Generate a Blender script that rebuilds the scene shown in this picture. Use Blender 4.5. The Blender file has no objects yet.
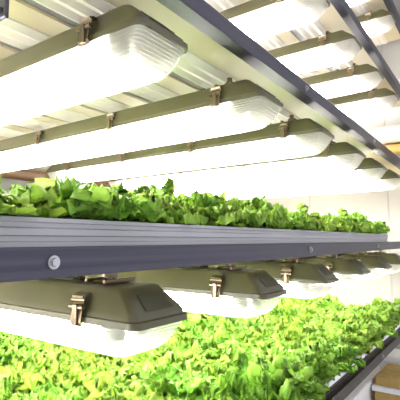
import bpy, bmesh, math, random
from mathutils import Vector, Matrix, noise
S = 0.4                                  # metres per layout unit
R = math.radians
scene = bpy.context.scene
COL = scene.collection
random.seed(7)

# ------------------------------------------------------------------ materials
def mat(name, color, rough=.5, metal=0., spec=.5):
    m = bpy.data.materials.new(name); m.use_nodes = True
    b = m.node_tree.nodes['Principled BSDF']
    b.inputs['Base Color'].default_value = (*color, 1)
    b.inputs['Roughness'].default_value = rough
    b.inputs['Metallic'].default_value = metal
    b.inputs['Specular IOR Level'].default_value = spec
    return m

def noisy(m, c1, c2, scale=(8, 8, 8), detail=3, bump=0., rough=None):
    nt = m.node_tree; n = nt.nodes; l = nt.links
    b = n['Principled BSDF']
    tc = n.new('ShaderNodeTexCoord'); mp = n.new('ShaderNodeMapping')
    mp.inputs['Scale'].default_value = scale
    no = n.new('ShaderNodeTexNoise'); no.inputs['Scale'].default_value = 1.; no.inputs['Detail'].default_value = detail
    rp = n.new('ShaderNodeValToRGB')
    rp.color_ramp.elements[0].position = .3; rp.color_ramp.elements[0].color = (*c1, 1)
    rp.color_ramp.elements[1].position = .7; rp.color_ramp.elements[1].color = (*c2, 1)
    l.new(tc.outputs['Object'], mp.inputs['Vector']); l.new(mp.outputs['Vector'], no.inputs['Vector'])
    l.new(no.outputs['Fac'], rp.inputs['Fac']); l.new(rp.outputs['Color'], b.inputs['Base Color'])
    if bump:
        bp = n.new('ShaderNodeBump'); bp.inputs['Strength'].default_value = bump; bp.inputs['Distance'].default_value = .002
        l.new(no.outputs['Fac'], bp.inputs['Height']); l.new(bp.outputs['Normal'], b.inputs['Normal'])
    if rough:
        mr = n.new('ShaderNodeMapRange'); mr.inputs['To Min'].default_value = rough[0]; mr.inputs['To Max'].default_value = rough[1]
        l.new(no.outputs['Fac'], mr.inputs['Value']); l.new(mr.outputs['Result'], b.inputs['Roughness'])
    return m

M = {}
M['beam'] = noisy(mat('brushed_steel', (.3, .29, .36), .4, .75), (.055, .053, .075), (.085, .082, .106), (60, 1.2, 160), 4, .04, (.3, .5))
M['tray'] = noisy(mat('grey_tray', (.5, .5, .55), .4, .1), (.35, .35, .37), (.42, .42, .44), (30, .8, 90), 3, .03)
M['shaded_rail'] = noisy(mat('shaded_rail_brown', (.05, .042, .028), .4, .3), (.028, .024, .016), (.05, .043, .03), (60, 1.2, 160), 4, .04, (.3, .5))  # dark brown puts the lower beam's and tray's shade into the colour
M['ochre'] = mat('ochre_pipe_paint', (.5, .29, .08), .45)
M['door'] = noisy(mat('grey_door_paint', (.33, .31, .3), .5), (.28, .255, .24), (.38, .37, .37), (5, 5, 3), 4)
M['deck'] = noisy(mat('galvanised_sheet', (.7, .69, .62), .4, .0), (.66, .58, .40), (.75, .66, .47), (3, .7, 3), 3, 0, (.35, .55))
M['channel'] = mat('white_channel', (.93, .88, .80), .35)
M['housing'] = noisy(mat('olive_plastic', (.15, .15, .09), .38), (.066, .061, .028), (.085, .079, .037), (6, 6, 6), 3)
M['cover'] = mat('dark_olive_plastic', (.055, .054, .03), .45)
M['latch'] = mat('latch_metal', (.17, .13, .085), .28, .8)
M['steel'] = mat('zinc', (.45, .45, .47), .35, .9)
M['dark'] = mat('dark_metal', (.05, .05, .045), .4, .6)
M['foam'] = noisy(mat('white_foam', (.88, .88, .88), .7), (.84, .84, .85), (.9, .9, .9), (40, 40, 40), 2, .1)
M['wall'] = noisy(mat('white_wall_paint', (.8, .8, .79), .7), (.42, .41, .40), (.46, .45, .44), (1, 1, 1), 3)
M['seam'] = mat('wall_seam', (.37, .365, .36), .7)
M['ceiling'] = mat('ceiling_paint', (.75, .75, .75), .8)
M['floor'] = noisy(mat('grey_floor', (.6, .6, .62), .4), (.56, .56, .58), (.64, .64, .65), (2, 2, 2), 4)
M['card'] = noisy(mat('cardboard', (.42, .29, .12), .7), (.42, .28, .08), (.5, .34, .11), (30, 30, 6), 3)
M['pvc'] = mat('white_pvc', (.85, .83, .78), .35)
M['brown'] = noisy(mat('brown_pipe_paint', (.24, .13, .06), .45), (.10, .05, .022), (.14, .075, .035), (4, 4, 4), 3)
M['taupe'] = mat('taupe_duct_paint', (.24, .215, .17), .45)
M['holder'] = mat('lamp_holder_plastic', (.55, .55, .5), .5)
M['stem'] = mat('pale_stem', (.55, .7, .3), .5)

def emission(name, c, s):
    m = bpy.data.materials.new(name); m.use_nodes = True
    nt = m.node_tree; nt.nodes.clear()
    e = nt.nodes.new('ShaderNodeEmission'); o = nt.nodes.new('ShaderNodeOutputMaterial')
    e.inputs['Color'].default_value = (*c, 1); e.inputs['Strength'].default_value = s
    nt.links.new(e.outputs[0], o.inputs[0]); return m
M['tube'] = emission('tube_glow', (1., .97, .90), 52.)

def lens_mat():
    m = bpy.data.materials.new('prismatic_lens'); m.use_nodes = True
    nt = m.node_tree; n = nt.nodes; n.clear(); l = nt.links
    o = n.new('ShaderNodeOutputMaterial')
    tr = n.new('ShaderNodeBsdfTransparent'); tr.inputs['Color'].default_value = (.97, .96, .94, 1)
    tl = n.new('ShaderNodeBsdfTranslucent'); tl.inputs['Color'].default_value = (.95, .94, .92, 1)
    df = n.new('ShaderNodeBsdfDiffuse'); df.inputs['Color'].default_value = (.9, .89, .87, 1)
    gl = n.new('ShaderNodeBsdfGlossy'); gl.inputs['Roughness'].default_value = .2
    a = n.new('ShaderNodeMixShader'); a.inputs[0].default_value = .30
    b = n.new('ShaderNodeMixShader'); b.inputs[0].default_value = .52
    c = n.new('ShaderNodeMixShader'); c.inputs[0].default_value = .06
    l.new(tl.outputs[0], a.inputs[1]); l.new(df.outputs[0], a.inputs[2])
    l.new(a.outputs[0], b.inputs[1]); l.new(tr.outputs[0], b.inputs[2])
    l.new(b.outputs[0], c.inputs[1]); l.new(gl.outputs[0], c.inputs[2])
    l.new(c.outputs[0], o.inputs[0]); return m
M['lens'] = lens_mat()

def leaf_mat():
    m = bpy.data.materials.new('lettuce_leaf'); m.use_nodes = True
    nt = m.node_tree; n = nt.nodes; n.clear(); l = nt.links
    o = n.new('ShaderNodeOutputMaterial')
    tc = n.new('ShaderNodeTexCoord'); no = n.new('ShaderNodeTexNoise')
    no.inputs['Scale'].default_value = 22.; no.inputs['Detail'].default_value = 4
    at = n.new('ShaderNodeAttribute'); at.attribute_name = 'rib'
    oi = n.new('ShaderNodeObjectInfo')
    rp = n.new('ShaderNodeValToRGB'); e = rp.color_ramp.elements
    e[0].position = .3; e[0].color = (.15, .36, .03, 1)
    e[1].position = .72; e[1].color = (.34, .56, .055, 1)
    mx = n.new('ShaderNodeMix'); mx.data_type = 'RGBA'; mx.inputs['B'].default_value = (.52, .72, .15, 1)
    hs = n.new('ShaderNodeHueSaturation')
    mr = n.new('ShaderNodeMapRange'); mr.inputs['To Min'].default_value = .485; mr.inputs['To Max'].default_value = .512
    l.new(oi.outputs['Random'], mr.inputs['Value']); l.new(mr.outputs[0], hs.inputs['Hue'])
    l.new(tc.outputs['Object'], no.inputs['Vector']); l.new(no.outputs['Fac'], rp.inputs['Fac'])
    l.new(at.outputs['Fac'], mx.inputs['Factor']); l.new(rp.outputs['Color'], mx.inputs['A'])
    l.new(mx.outputs['Result'], hs.inputs['Color'])
    p = n.new('ShaderNodeBsdfPrincipled'); p.inputs['Roughness'].default_value = .42; p.inputs['Specular IOR Level'].default_value = .4
    t = n.new('ShaderNodeBsdfTranslucent'); ms = n.new('ShaderNodeMixShader'); ms.inputs[0].default_value = .36
    bp = n.new('ShaderNodeBump'); bp.inputs['Strength'].default_value = .35; bp.inputs['Distance'].default_value = .004
    n2 = n.new('ShaderNodeTexNoise'); n2.inputs['Scale'].default_value = 130.
    l.new(tc.outputs['Object'], n2.inputs['Vector']); l.new(n2.outputs['Fac'], bp.inputs['Height'])
    l.new(bp.outputs['Normal'], p.inputs['Normal'])
    l.new(hs.outputs[0], p.inputs['Base Color']); l.new(hs.outputs[0], t.inputs['Color'])
    l.new(p.outputs[0], ms.inputs[1]); l.new(t.outputs[0], ms.inputs[2]); l.new(ms.outputs[0], o.inputs[0])
    return m
M['leaf'] = leaf_mat()

# ------------------------------------------------------------------ helpers (layout units in, metres out)
def obj(name, bm, m, parent=None, smooth=False, loc=None):
    me = bpy.data.meshes.new(name)
    bmesh.ops.recalc_face_normals(bm, faces=bm.faces)
    bm.to_mesh(me); bm.free()
    me.transform(Matrix.Scale(S, 4))
    if smooth:
        for p in me.polygons: p.use_smooth = True
        if smooth != 'all': me.set_sharp_from_angle(angle=R(38))
    me.materials.append(M[m])
    o = bpy.data.objects.new(name, me); COL.objects.link(o)
    if parent: o.parent = parent
    if loc: o.location = [c*S for c in loc]
    return o

def tag(o, label=None, cat=None, group=None, kind=None):
    if label: o['label'] = label
    if cat: o['category'] = cat
    if group: o['group'] = group
    if kind: o['kind'] = kind
    return o

def empty(name, loc):
    o = bpy.data.objects.new(name, None); COL.objects.link(o)
    o.empty_display_size = .05
    o.location = [c*S for c in loc]; return o

def box(bm, x0, x1, y0, y1, z0, z1, bev=0.):
    r = bmesh.ops.create_cube(bm, size=1)
    vs = r['verts']
    for v in vs:
        v.co = Vector((x0+(v.co.x+.5)*(x1-x0), y0+(v.co.y+.5)*(y1-y0), z0+(v.co.z+.5)*(z1-z0)))
    if bev:
        es = list({e for v in vs for e in v.link_edges})
        bmesh.ops.bevel(bm, geom=es, offset=bev, segments=2, affect='EDGES', profile=.5)
    return vs

def mbox(*a, **k):
    bm = bmesh.new(); box(bm, *a, **k); return bm

def cyl(bm, p0, p1, r, seg=16, r2=None):
    p0, p1 = Vector(p0), Vector(p1); d = p1-p0
    q = bmesh.ops.create_cone(bm, cap_ends=True, segments=seg, radius1=r, radius2=r if r2 is None else r2, depth=d.length)
    mtx = Matrix.Translation((p0+p1)/2) @ d.to_track_quat('Z', 'Y').to_matrix().to_4x4()
    bmesh.ops.transform(bm, matrix=mtx, verts=q['verts'])

def ring(hx, hy, r, z, n=6):
    pts = []
    for cx, cy, a0 in ((1, 1, 0), (-1, 1, 90), (-1, -1, 180), (1, -1, 270)):
        for k in range(n+1):
            a = R(a0+90*k/n)
            pts.append((cx*(hx-r)+r*math.cos(a), cy*(hy-r)+r*math.sin(a), z))
    return pts

def loft(bm, levels, cap0=True, cap1=True, n=6):
    rows = [[bm.verts.new(p) for p in ring(hx, hy, r, z, n)] for z, hx, hy, r in levels]
    k = len(rows[0])
    for a, b in zip(rows, rows[1:]):
        for i in range(k):
            bm.faces.new((a[i], a[(i+1) % k], b[(i+1) % k], b[i]))
    if cap0: bm.faces.new(rows[0][::-1])
    if cap1: bm.faces.new(rows[-1])

def extrude_y(bm, prof, y0, y1):
    a = [bm.verts.new((x, y0, z)) for x, z in prof]; b = [bm.verts.new((x, y1, z)) for x, z in prof]
    k = len(prof)
    for i in range(k): bm.faces.new((a[i], a[(i+1) % k], b[(i+1) % k], b[i]))
    bm.faces.new(a[::-1]); bm.faces.new(b)

def copy_tree(o, parent=None):
    c = o.copy(); COL.objects.link(c)
    if parent: c.parent = parent
    for ch in list(o.children): copy_tree(ch, c)
    return c

ORD = ['first', 'second', 'third', 'fourth', 'fifth', 'sixth', 'seventh', 'eighth', 'ninth', 'tenth', 'eleventh',
       'twelfth', 'thirteenth', 'fourteenth', 'fifteenth', 'sixteenth', 'seventeenth', 'eighteenth']

# ------------------------------------------------------------------ layout
TZ = [-1.164 + 1.06*k for k in range(5)]       # underside of each tier's beam; tier 1 is the shelf at eye height
YN, YF = -1.0, 6.95                              # rack's near and far ends
XF, XB = -1.0, -4.36                             # rack's aisle side and back side
FLOOR = -2.1
CEIL = 4.3

# ------------------------------------------------------------------ setting
tag(obj('floor', mbox(-8, 4, -4, 7.4, FLOOR-.1, FLOOR), 'floor'), kind='structure')
tag(obj('ceiling', mbox(-8, 1.2, -1.2, 7.4, CEIL, CEIL+.1), 'ceiling'), kind='structure')
tag(obj('wall_far', mbox(-8, 1.6, 7.25, 7.4, FLOOR, CEIL), 'wall'), kind='structure')
tag(obj('wall_left', mbox(-6.7, -6.55, -1.5, 7.25, FLOOR, CEIL), 'wall'), kind='structure')
for i, x in enumerate((-4.0, -2.75, -1.45)):
    tag(obj('trim_%d' % (i+1), mbox(x-.012, x+.012, 7.24, 7.25, FLOOR, CEIL), 'seam'), kind='structure')

d = obj('door_1', mbox(-4.62, -3.63, 7.2, 7.25, FLOOR, 2.6), 'door'); tag(d, kind='structure')
bm = bmesh.new(); box(bm, -4.30, -4.22, 7.19, 7.2, FLOOR+.1, 2.5); obj('panel_rail', bm, 'seam', d)
bm = bmesh.new(); cyl(bm, (-3.75, 7.2, -.3), (-3.75, 7.12, -.3), .02, 10); box(bm, -3.95, -3.74, 7.10, 7.125, -.315, -.285, bev=.006); obj('handle', bm, 'steel', d)
# ------------------------------------------------------------------ the rack
rack = empty('shelving_rack', (-2.7, 3, FLOOR))
tag(rack, 'tall grey steel multi-tier growing rack holding the lights and lettuce trays', 'rack')
ro = (2.7, -3, -FLOOR)                            # brings layout coordinates into the rack's frame
def rpart(name, bm, m, smooth=False, parent=None):
    o = obj(name, bm, m, None, smooth)
    o.data.transform(Matrix.Translation([c*S for c in ro])); o.parent = parent or rack
    return o
for x in (XF-.05, XB+.05):
    for y in (YN+.1, YF-.1):
        bm = bmesh.new()
        box(bm, x-.045, x+.045, y-.05, y+.05, FLOOR, 3.35, bev=.008)
        rpart('post', bm, 'steel')
CH = [-1.40 - .45*i for i in range(7)]           # centre lines of the white channels under each deck
for k, z in enumerate(TZ):
    bm = bmesh.new()
    t, w, h = .012, .075, .084
    x = XF
    extrude_y(bm, [(x, z), (x, z+h), (x-w, z+h), (x-w, z+h-t), (x-t, z+h-t), (x-t, z+t), (x-w, z+t), (x-w, z)], YN, YF)
    fb = rpart('front_beam', bm, 'shaded_rail' if k == 0 else 'beam')
    if k == 0: fb['label'] = 'lower front beam, its shade painted dark brown'
    if k in (1, 2, 0):
        for y in (.715, 2.62, 4.45, 6.2):
            bm = bmesh.new()
            cyl(bm, (x-.004, y, z+.043), (x+.006, y, z+.043), .019, 18)
            cyl(bm, (x+.004, y, z+.043), (x+.016, y, z+.043), .0125, 6)
            rpart('bolt', bm, 'steel', parent=fb)
    bm = bmesh.new(); x = XB
    extrude_y(bm, [(x, z), (x, z+h), (x+w, z+h), (x+w, z+h-t), (x+t, z+h-t), (x+t, z+t), (x+w, z+t), (x+w, z)], YN, YF)
    rpart('back_beam', bm, 'beam')
    # deck of strips with a slot behind each channel
    bm = bmesh.new()
    edges = [XF-.013]
    for c in CH:
        edges += [c-.12, c-.19]
    edges.append(XB+.013)
    for a, b in zip(edges[::2], edges[1::2]):
        box(bm, b, a, YN+.02, YF-.02, z+.032, z+.046)
        bmesh.ops.translate(bm, vec=(0, 0, 0), verts=[])
    for y in (YN+.3, 1.6, 3.45, 5.3, YF-.3):      # stiffeners that tie the strips, above the sheet
        box(bm, XB+.02, XF-.02, y-.03, y+.03, z+.046, z+.0485)
    rpart('deck_panel', bm, 'deck')
    for c in CH:
        bm = bmesh.new()
        prof = [(c-.115, z+.032), (c+.115, z+.032)]
        n = 6
        for q in range(n+1):
            u = c+.115-.23*q/n
            prof.append((u, z+(.004 if q % 2 else .016)+(.008 if q in (0, n) else 0)))
        extrude_y(bm, prof, YN+.03, YF-.03)
        rpart('support_channel', bm, 'channel')
# steel hanger strap bolted under the third shelf beside the nearest light
bm = bmesh.new(); hz = TZ[2]
box(bm, -1.40, -1.275, .70, .715, .722, hz+.04, bev=.006)
hb = rpart('hanger_strap', bm, 'beam')
bm = bmesh.new(); cyl(bm, (-1.300, .70, .750), (-1.300, .688, .750), .013, 12); rpart('bolt', bm, 'dark', parent=hb)

# ------------------------------------------------------------------ growing trays and rafts
TR = [(0, 6.05, 'lower'), (1, 5.08, 'middle'), (2, 6.05, 'third'), (3, 6.05, 'fourth'), (4, 6.05, 'top')]
TX0, TX1 = -1.03, -4.27
for k, y1, nm in TR:
    z = TZ[k]
    bm = bmesh.new()
    zt = z+.0485; top = z+.164
    f, b = TX0, TX1
    zl = z+.0848; top = zl+(.048, .08, .03, .03, .03)[k]; hh = top-zl
    prof = [(f-.058, zt), (f-.058, zl), (f, zl), (f, zl+.16*hh), (f-.008, zl+.20*hh), (f-.008, zl+.36*hh), (f, zl+.40*hh), (f, zl+.62*hh), (f-.006, zl+.68*hh), (f-.006, zl+.82*hh), (f+.003, zl+.86*hh),
            (f+.003, top), (f-.034, top), (f-.062, zt+.02), (b+.035, zt+.02), (b+.03, top), (b-.004, top), (b, zt+.03), (b+.012, zt)]
    extrude_y(bm, prof, YN+.35, y1)
    box(bm, b+.03, f-.06, y1-.03, y1, zt, top-.004)
    box(bm, b+.03, f-.06, YN+.35, YN+.38, zt, top-.004)
    tag(obj('growing_tray', bm, 'shaded_rail' if k == 0 else 'tray', smooth=True),
        {'lower': 'long growing tray under the lower lettuce bed, its shade painted dark brown',
         'middle': 'long light grey ridged tray along the middle shelf above the bolted beam',
         'third': 'empty grey tray on the shelf above the upper glowing lights',
         'fourth': 'empty grey tray on the second shelf above the middle lettuce',
         'top': 'empty grey tray on the topmost shelf of the rack'}[nm], 'tray', 'growing trays on the rack')
    if k > 1: continue
    L = 1.0; y = y1-.05-L; i = 0
    while y > -.2:
        bm = mbox(TX1+.045, TX0-.066, y+.025, y+L-.025, zt+.02, z+.172, bev=.008) if k else mbox(TX1+.005, TX0-.004, y+.025, y+L-.025, top, z+.172, bev=.008)
        tag(obj('foam_raft', bm, 'foam'),
            'white foam planting raft in the %s tray, %s from the far wall' % (nm, ORD[i]), 'raft', 'foam rafts in the %s tray' % nm)
        y -= L; i += 1

# ------------------------------------------------------------------ lights
def make_light():
    root = empty('grow_light', (0, 0, 0))
    # root at the rim plane's centre; x along the tube
    bm = bmesh.new()
    loft(bm, [(-.012, 1.600, .138, .03), (-.012, 1.618, .150, .036), (.010, 1.618, .150, .036), (.014, 1.606, .142, .034), (.03, 1.602, .139, .034),
              (.101, 1.520, .110, .032), (.112, 1.510, .105, .03), (.118, 1.495, .094, .026)], n=5)
    # low stiffening ribs along the top
    for s in (-.05, .05):
        box(bm, -1.3, 1.3, s-.008, s+.008, .114, .124)
    hs = obj('housing', bm, 'housing', root, smooth=True)
    for s in (-1, 1):
        bm = bmesh.new()
        vs = []
        for (yy, zz) in ((-.075, .04), (.075, .04), (.060, .090), (-.060, .090)):
            xx = 1.602-(zz-.03)/.071*.082
            vs.append((xx*s, yy, zz))
        a = [bm.verts.new((p[0]+s*.004, p[1], p[2]+.002)) for p in vs]; b = [bm.verts.new((p[0]-s*.01, p[1], p[2])) for p in vs]
        bm.faces.new(a); bm.faces.new(b[::-1])
        for i in range(4): bm.faces.new((a[i], a[(i+1) % 4], b[(i+1) % 4], b[i]))
        obj('end_cover', bm, 'cover', root)
    bm = bmesh.new()
    lv = [(-.010, 1.606, .143, .034)]
    n = 17
    for i in range(n):
        q = i/(n-1); zz = -.014-.096*q
        g = .007 if i % 2 else 0
        lv.append((zz, 1.606-.060*q-.016*q**6-g, .143-.020*q-.008*q**6-g, .036))
    lv += [(-.121, 1.512, .104, .034), (-.129, 1.490, .085, .034), (-.131, 1.45, .055, .03)]
    loft(bm, lv, cap0=False, n=6)
    obj('lens', bm, 'lens', root, smooth=True)
    for s in (-1, 1):
        bm = bmesh.new(); cyl(bm, (-1.385, s*.062, -.045), (1.385, s*.062, -.045), .032, 14)
        obj('fluorescent_tube', bm, 'tube', root, smooth=True)
        for e in (-1, 1):
            bm = bmesh.new(); cyl(bm, (e*1.385, s*.062, -.045), (e*1.42, s*.062, -.045), .033, 14); obj('tube_cap', bm, 'steel', root, smooth=True)
            bm = bmesh.new(); box(bm, min(e*1.42, e*1.455), max(e*1.42, e*1.455), s*.062-.03, s*.062+.03, -.080, -.012, bev=.006)
            obj('lamp_holder', bm, 'holder', root)
    for x in (1.33, .47, -.36, -1.2):
        for s in (-1, 1):
            bm = bmesh.new()
            w = .03
            # bent strap: hooks under the rim, stands off the side, folds over the shoulder
            pts = [(.136, -.022), (.156, -.026), (.166, -.008), (.160, .03), (.150, .062), (.158, .085), (.140, .092), (.118, .088)]
            th = .007
            A = []
            for (yy, zz) in pts:
                A.append([bm.verts.new((x-w, s*yy, zz)), bm.verts.new((x+w, s*yy, zz)), bm.verts.new((x+w*.9, s*(yy-th), zz+th*.4)), bm.verts.new((x-w*.9, s*(yy-th), zz+th*.4))])
            for a, b in zip(A, A[1:]):
                for i in range(4): bm.faces.new((a[i], a[(i+1) % 4], b[(i+1) % 4], b[i]))
            bm.faces.new(A[0]); bm.faces.new(A[-1][::-1])
            cyl(bm, (x-w-.008, s*.160, .045), (x+w+.008, s*.160, .045), .009, 10)
            cyl(bm, (x-w-.008, s*.150, .07), (x+w+.008, s*.150, .07), .007, 10)
            box(bm, x-.012, x+.012, min(s*.155, s*.172), max(s*.155, s*.172), -.02, .055, bev=.003)
            obj('latch', bm, 'latch', root)
    top = .185
    for x in (1.33, -1.33):
        bm = bmesh.new()
        box(bm, x-.05, x+.05, -.05, .05, .117, .131, bev=.004)
        box(bm, x-.06, x-.042, -.08, .08, .124, .138, bev=.003)
        box(bm, x+.042, x+.06, -.08, .08, .124, .138, bev=.003)
        cyl(bm, (x, 0, .125), (x, 0, top+.004), .016, 10)
        cyl(bm, (x, 0, .140), (x, 0, .158), .03, 6)
        obj('mounting_bracket', bm, 'latch', root)
    bm = bmesh.new(); cyl(bm, (1.14, .0, .114), (1.14, .0, .146), .025, 12); cyl(bm, (1.14, 0, .146), (1.14, 0, .162), .017, 8)
    obj('cable_gland', bm, 'cover', root)
    return root

LX = -2.602
PITCH = .92
names = {1: ('below the middle shelf', 'lights below the middle shelf'),
         2: ('above the middle lettuce', 'lights above the middle lettuce'),
         3: ('below the fourth shelf', 'lights below the fourth shelf'),
         4: ('below the top shelf', 'lights below the top shelf')}
from_cam = ['nearest', 'second nearest', 'third nearest', 'fourth nearest', 'fifth nearest', 'farthest']
proto = make_light(); used = False
for tier, ks in ((1, range(-1, 6)), (2, range(-1, 6)), (3, range(1, 6)), (4, range(2, 6))):
    for k in ks:
        o = proto if not used else copy_tree(proto); used = True
        zc = TZ[tier]+.006-.189+.0
        o.location = [c*S for c in (LX, 1.175+PITCH*k, zc)]
        where, grp = names[tier]
        if k == -1: lab = 'olive strip light %s, unseen, added to light the near lettuce' % where  # out-of-view lights, added so the near lettuce is lit
        elif tier <= 2: lab = 'olive strip light %s, %s of its row in view' % (where, from_cam[k])
        else: lab = 'glowing olive strip light %s, %s from the far wall' % (where, ORD[5-k])
        tag(o, lab, 'light', grp)

# ------------------------------------------------------------------ lettuce
def leaf(bm, lay, L, W, tilt, az, curl, seed, roll, nu=30, nv=18, z0=0., frill=1., r0=0.):
    rnd = random.Random(seed); ph = [rnd.uniform(0, 6.28) for _ in range(8)]
    nf = rnd.uniform(4.2, 5.8); k = L/.28
    rows = []
    ca, sa = math.cos(az), math.sin(az)
    cx = r0; cz = 0.
    for i in range(nu+1):
        s = i/nu
        ang = tilt - curl*s*s + .16*math.sin(5*s+ph[0])
        if i:
            cx += math.cos(ang)*L/nu; cz += math.sin(ang)*L/nu
        wid = W*(.14+.86*math.sin(min(1, s*1.25)*math.pi*.5)**1.3)*max(.0, 1-max(0, (s-.62)/.38)**3*.86)
        row = []
        for j in range(nv+1):
            v = -1+2*j/nv; av = abs(v)
            tip = max(0, (s-.65)/.35)
            edge = min(1, max(av**2*min(1, s*2.2), tip**1.6))
            t_ = s*nf+ (0 if v > 0 else .37)                       # runs along the margin
            t2 = v*1.6*tip
            p = Vector((s*5+seed*3.1, v*2.2, seed*.7))
            n1 = noise.noise(p)
            ruf = math.sin(6.283*(t_+t2)+ph[1]+3*n1)*.75+math.sin(6.283*2.15*(t_+t2)+ph[2]+2*n1)*.5+n1*.8+math.sin(6.283*4.3*(t_+t2)+ph[7])*.32
            n2 = noise.noise(p*3.3)
            lob = 1+.16*edge*math.sin(6.283*1.4*t_+ph[3])+.12*edge*math.sin(6.283*3.7*t_+ph[4])+.12*edge*n2
            blister = .010*k*noise.noise(p*2.6+Vector((3, 1, 8)))*min(1, s*3)
            y = v*wid*lob
            nrm = edge*ruf*.036*k*frill+blister+.42*wid*av*av*(1-.6*s)*roll
            jag = tip*.028*k*(math.sin(6.283*2.2*v+ph[5])+.7*math.sin(6.283*4.6*v+ph[6]))
            x = cx+math.cos(ang)*jag-math.sin(ang)*nrm; z = cz+math.sin(ang)*jag+math.cos(ang)*nrm
            vert = bm.verts.new((x*ca-y*sa, x*sa+y*ca, max(.002, z+z0)))
            vert[lay] = max(0., 1-av*6)*.7*(1-s*.8)+max(0, .3-s)*1.6+.25*edge*edge*max(0., ruf)
            row.append(vert)
        rows.append(row)
    for a, b in zip(rows, rows[1:]):
        for j in range(nv): bm.faces.new((a[j], a[j+1], b[j+1], b[j]))

def head(seed, whorls, frill):
    rnd = random.Random(seed*17+3)
    bm = bmesh.new(); lay = bm.verts.layers.float.new('rib')
    q = 0
    for n, t0, L0, W0, cu, rr in whorls:
        a0 = rnd.uniform(0, 6.28)
        for i in range(n):
            leaf(bm, lay, L0*rnd.uniform(.8, 1.2), W0*rnd.uniform(.8, 1.2), R(t0+rnd.uniform(-10, 10)), a0+6.283*i/n+rnd.uniform(-.25, .25),
                 cu*rnd.uniform(.3, 1.4), seed*101+q, rnd.uniform(.3, 1.1), z0=.004, frill=frill, r0=rr*rnd.uniform(.4, 1.2))
            q += 1
    me = bpy.data.meshes.new('lettuce_head')
    bm.to_mesh(me); bm.free()
    for p in me.polygons: p.use_smooth = True
    me.transform(Matrix.Scale(S, 4)); me.materials.append(M['leaf'])
    return me
dense = [head(s, ((9, 24, .19, .085, .8, .09), (10, 46, .20, .085, 1.2, .075), (10, 62, .21, .08, 1.5, .05), (7, 78, .22, .07, 1.6, .03)), 1.25) for s in range(8)]
short = [head(s+20, ((10, 10, .17, .085, .1, .09), (10, 30, .16, .08, .6, .08), (9, 50, .16, .075, 1.0, .06), (6, 72, .165, .065, 1.2, .03)), 1.25) for s in range(8)]

# used only to leave out plants that stand far outside the frame
F_PX, YAW, PITCHC = 422., R(35.4), R(5.4)
def px_of(p):
    fh = Vector((-math.sin(YAW), math.cos(YAW), 0)); r = Vector((math.cos(YAW), math.sin(YAW), 0))
    Fv = fh*math.cos(PITCHC)+Vector((0, 0, math.sin(PITCHC)))
    p = Vector(p); d = p.dot(Fv)
    return 200+F_PX*p.dot(r)/d if d > .05 else -9999
rnd = random.Random(5)
for tier, y1, nm, nrow in ((0, 5.85, 'lower', 8), (1, 4.93, 'middle', 5)):
    for i in range(nrow):
        y = y1-(.2 if i % 2 else 0); j = 0
        while y > .2:
            x = -1.225-.415*i+rnd.uniform(-.03, .03); yy = y+rnd.uniform(-.04, .04)
            if px_of((x, yy, 0)) > -110:
                o = bpy.data.objects.new('lettuce', (dense if tier == 0 else short)[rnd.randrange(8)]); COL.objects.link(o)
                o.location = [c*S for c in (x, yy, TZ[tier]+.166)]
                o.rotation_euler = (0, 0, rnd.uniform(0, 6.28))
                sc = rnd.uniform(.88, 1.14)
                hf = 1. if tier == 0 else .85
                if tier == 1 and i == 0:
                    u = px_of((x, yy, .1)); hf = .88 if abs(u-72) < 22 else .6 if u < 50 else .78 if u < 130 else 1. if u < 240 else .88 if u < 320 else .95
                o.scale = (sc, sc, sc*rnd.uniform(.8, 1.2)*hf)
                tag(o, 'frilly lettuce in the %s tray, %s row from aisle, %s from far wall' % (nm, ORD[i], ORD[j]), 'lettuce',
                    'lettuce growing in the %s tray' % nm)
            y -= .40; j += 1

# ------------------------------------------------------------------ boxes under the rack's far end
def carton(name, x0, x1, y0, y1, z0, z1, label, group):
    root = empty(name, ((x0+x1)/2, (y0+y1)/2, z0)); o = ((x0+x1)/2, (y0+y1)/2, z0)
    def loc(b):
        bmesh.ops.translate(b, vec=[-c for c in o], verts=b.verts); return b
    bm = mbox(x0, x1, y0, y1, z0, z1, bev=.006); obj('body', loc(bm), 'card', root)
    m = (y0+y1)/2
    bm = bmesh.new(); box(bm, x0+.004, x1-.004, y0+.003, m-.004, z1-.001, z1+.008); obj('flap', loc(bm), 'card', root)
    bm = bmesh.new(); box(bm, x0+.004, x1-.004, m+.004, y1-.003, z1-.001, z1+.008); obj('flap', loc(bm), 'card', root)
    return tag(root, label, 'box', group)
carton('cardboard_box', -1.31, -.80, 5.38, 6.05, FLOOR, -1.76, 'brown cardboard box on the floor under a white foam sheet', None)
tag(obj('foam_sheet', mbox(-1.33, -.78, 5.34, 6.07, -1.752, -1.70, bev=.006), 'foam'), 'flat white foam sheet between two stacked cardboard boxes', 'sheet')
carton('cardboard_box', -1.30, -.80, 5.40, 6.05, -1.70, -1.608, 'shallow brown cardboard box on top of the white foam sheet', None)
def foam_box(x0, x1, y0, y1, z0, z1, label):
    root = empty('foam_box', ((x0+x1)/2, (y0+y1)/2, z0)); o = ((x0+x1)/2, (y0+y1)/2, z0)
    def loc(b):
        bmesh.ops.translate(b, vec=[-c for c in o], verts=b.verts); return b
    obj('body', loc(mbox(x0+.015, x1-.015, y0+.015, y1-.015, z0, z1-.08, bev=.01)), 'foam', root)
    obj('lid', loc(mbox(x0, x1, y0, y1, z1-.08, z1, bev=.012)), 'foam', root)
    tag(root, label, 'box', 'white foam boxes under the rack')
foam_box(-2.3, -1.35, 4.0, 6.05, FLOOR, -1.66, 'long white foam box under the rack beside the brown cardboard boxes')
foam_box(-2.2, -.6, 6.25, 6.74, FLOOR, -1.56, 'white foam box against the far wall behind the cardboard boxes')

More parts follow.
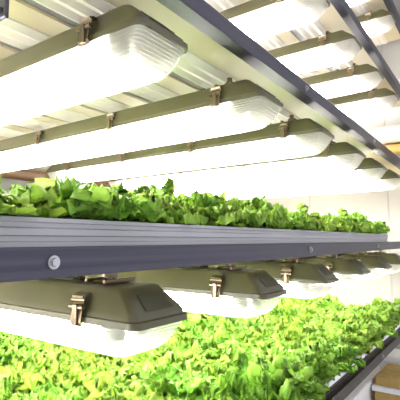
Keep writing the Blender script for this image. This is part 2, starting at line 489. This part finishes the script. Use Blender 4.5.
# ------------------------------------------------------------------ pipes
def pipe(name, a, b, r, m, label, collars, sup):
    root = empty(name, a); a = Vector(a); b = Vector(b)
    bm = bmesh.new(); cyl(bm, (0, 0, 0), b-a, r, 24); obj('pipe_run', bm, m, root, smooth=True)
    d = (b-a).normalized()
    for c in collars:
        bm = bmesh.new(); cyl(bm, d*(c-.035), d*(c+.035), r*1.07, 24); obj('coupling', bm, m, root, smooth=True)
    for c in sup:
        bm = bmesh.new(); q = d*c
        n = Vector((0, 1, 0)) if abs(d.x) > .5 else Vector((-1, 0, 0))
        dist = (7.25-a.y) if abs(d.x) > .5 else (a.x+6.55)
        cyl(bm, q, q+n*dist, .03, 10); obj('wall_bracket', bm, 'steel', root)
    return tag(root, label, 'pipe')
pipe('water_pipe', (-3.2, 7.08, 1.66), (1.5, 7.08, 1.66), .14, 'pvc', 'thick white pipe along the far wall above the brown pipe', (1.75, 3.6), (.4, 2.5, 4.2))
pipe('water_pipe', (-3.2, 7.08, 1.42), (1.5, 7.08, 1.42),   .075, 'ochre', 'thin ochre brown pipe along the far wall below the white pipe', (2.4,), (.4, 2.5, 4.2))
pipe('wall_duct', (-5.9, -1, 1.155), (-5.9, 7.1, 1.155), .085, 'taupe', 'greyish beige duct on the left wall above the brown pipe', (3.5, 6.), (1., 4., 7.))
pipe('wall_pipe', (-5.9, -1, .985), (-5.9, 7.1, .985), .085, 'brown', 'brown pipe along the left wall behind the upper lights', (3.0, 5.5), (1., 4., 7.))

# ------------------------------------------------------------------ world, camera
w = bpy.data.worlds.new('room_light'); scene.world = w; w.use_nodes = True
bg = w.node_tree.nodes['Background']; bg.inputs[0].default_value = (.93, .93, 1., 1); bg.inputs[1].default_value = .9

cam = bpy.data.cameras.new('camera'); co = bpy.data.objects.new('camera', cam); COL.objects.link(co)
cam.sensor_width = 36; cam.lens = F_PX/400*36; cam.clip_start = .01
co.rotation_euler = (R(90)+PITCHC, 0, YAW); co.location = (0, 0, 0)
scene.camera = co

scene.view_settings.view_transform = 'Standard'; scene.view_settings.look = 'None'
scene.view_settings.gamma = 1; scene.view_settings.use_curve_mapping = False
scene.view_settings.exposure = .55
scene.cycles.max_bounces = 10; scene.cycles.diffuse_bounces = 6; scene.cycles.transparent_max_bounces = 16
scene.cycles.sample_clamp_indirect = 8.
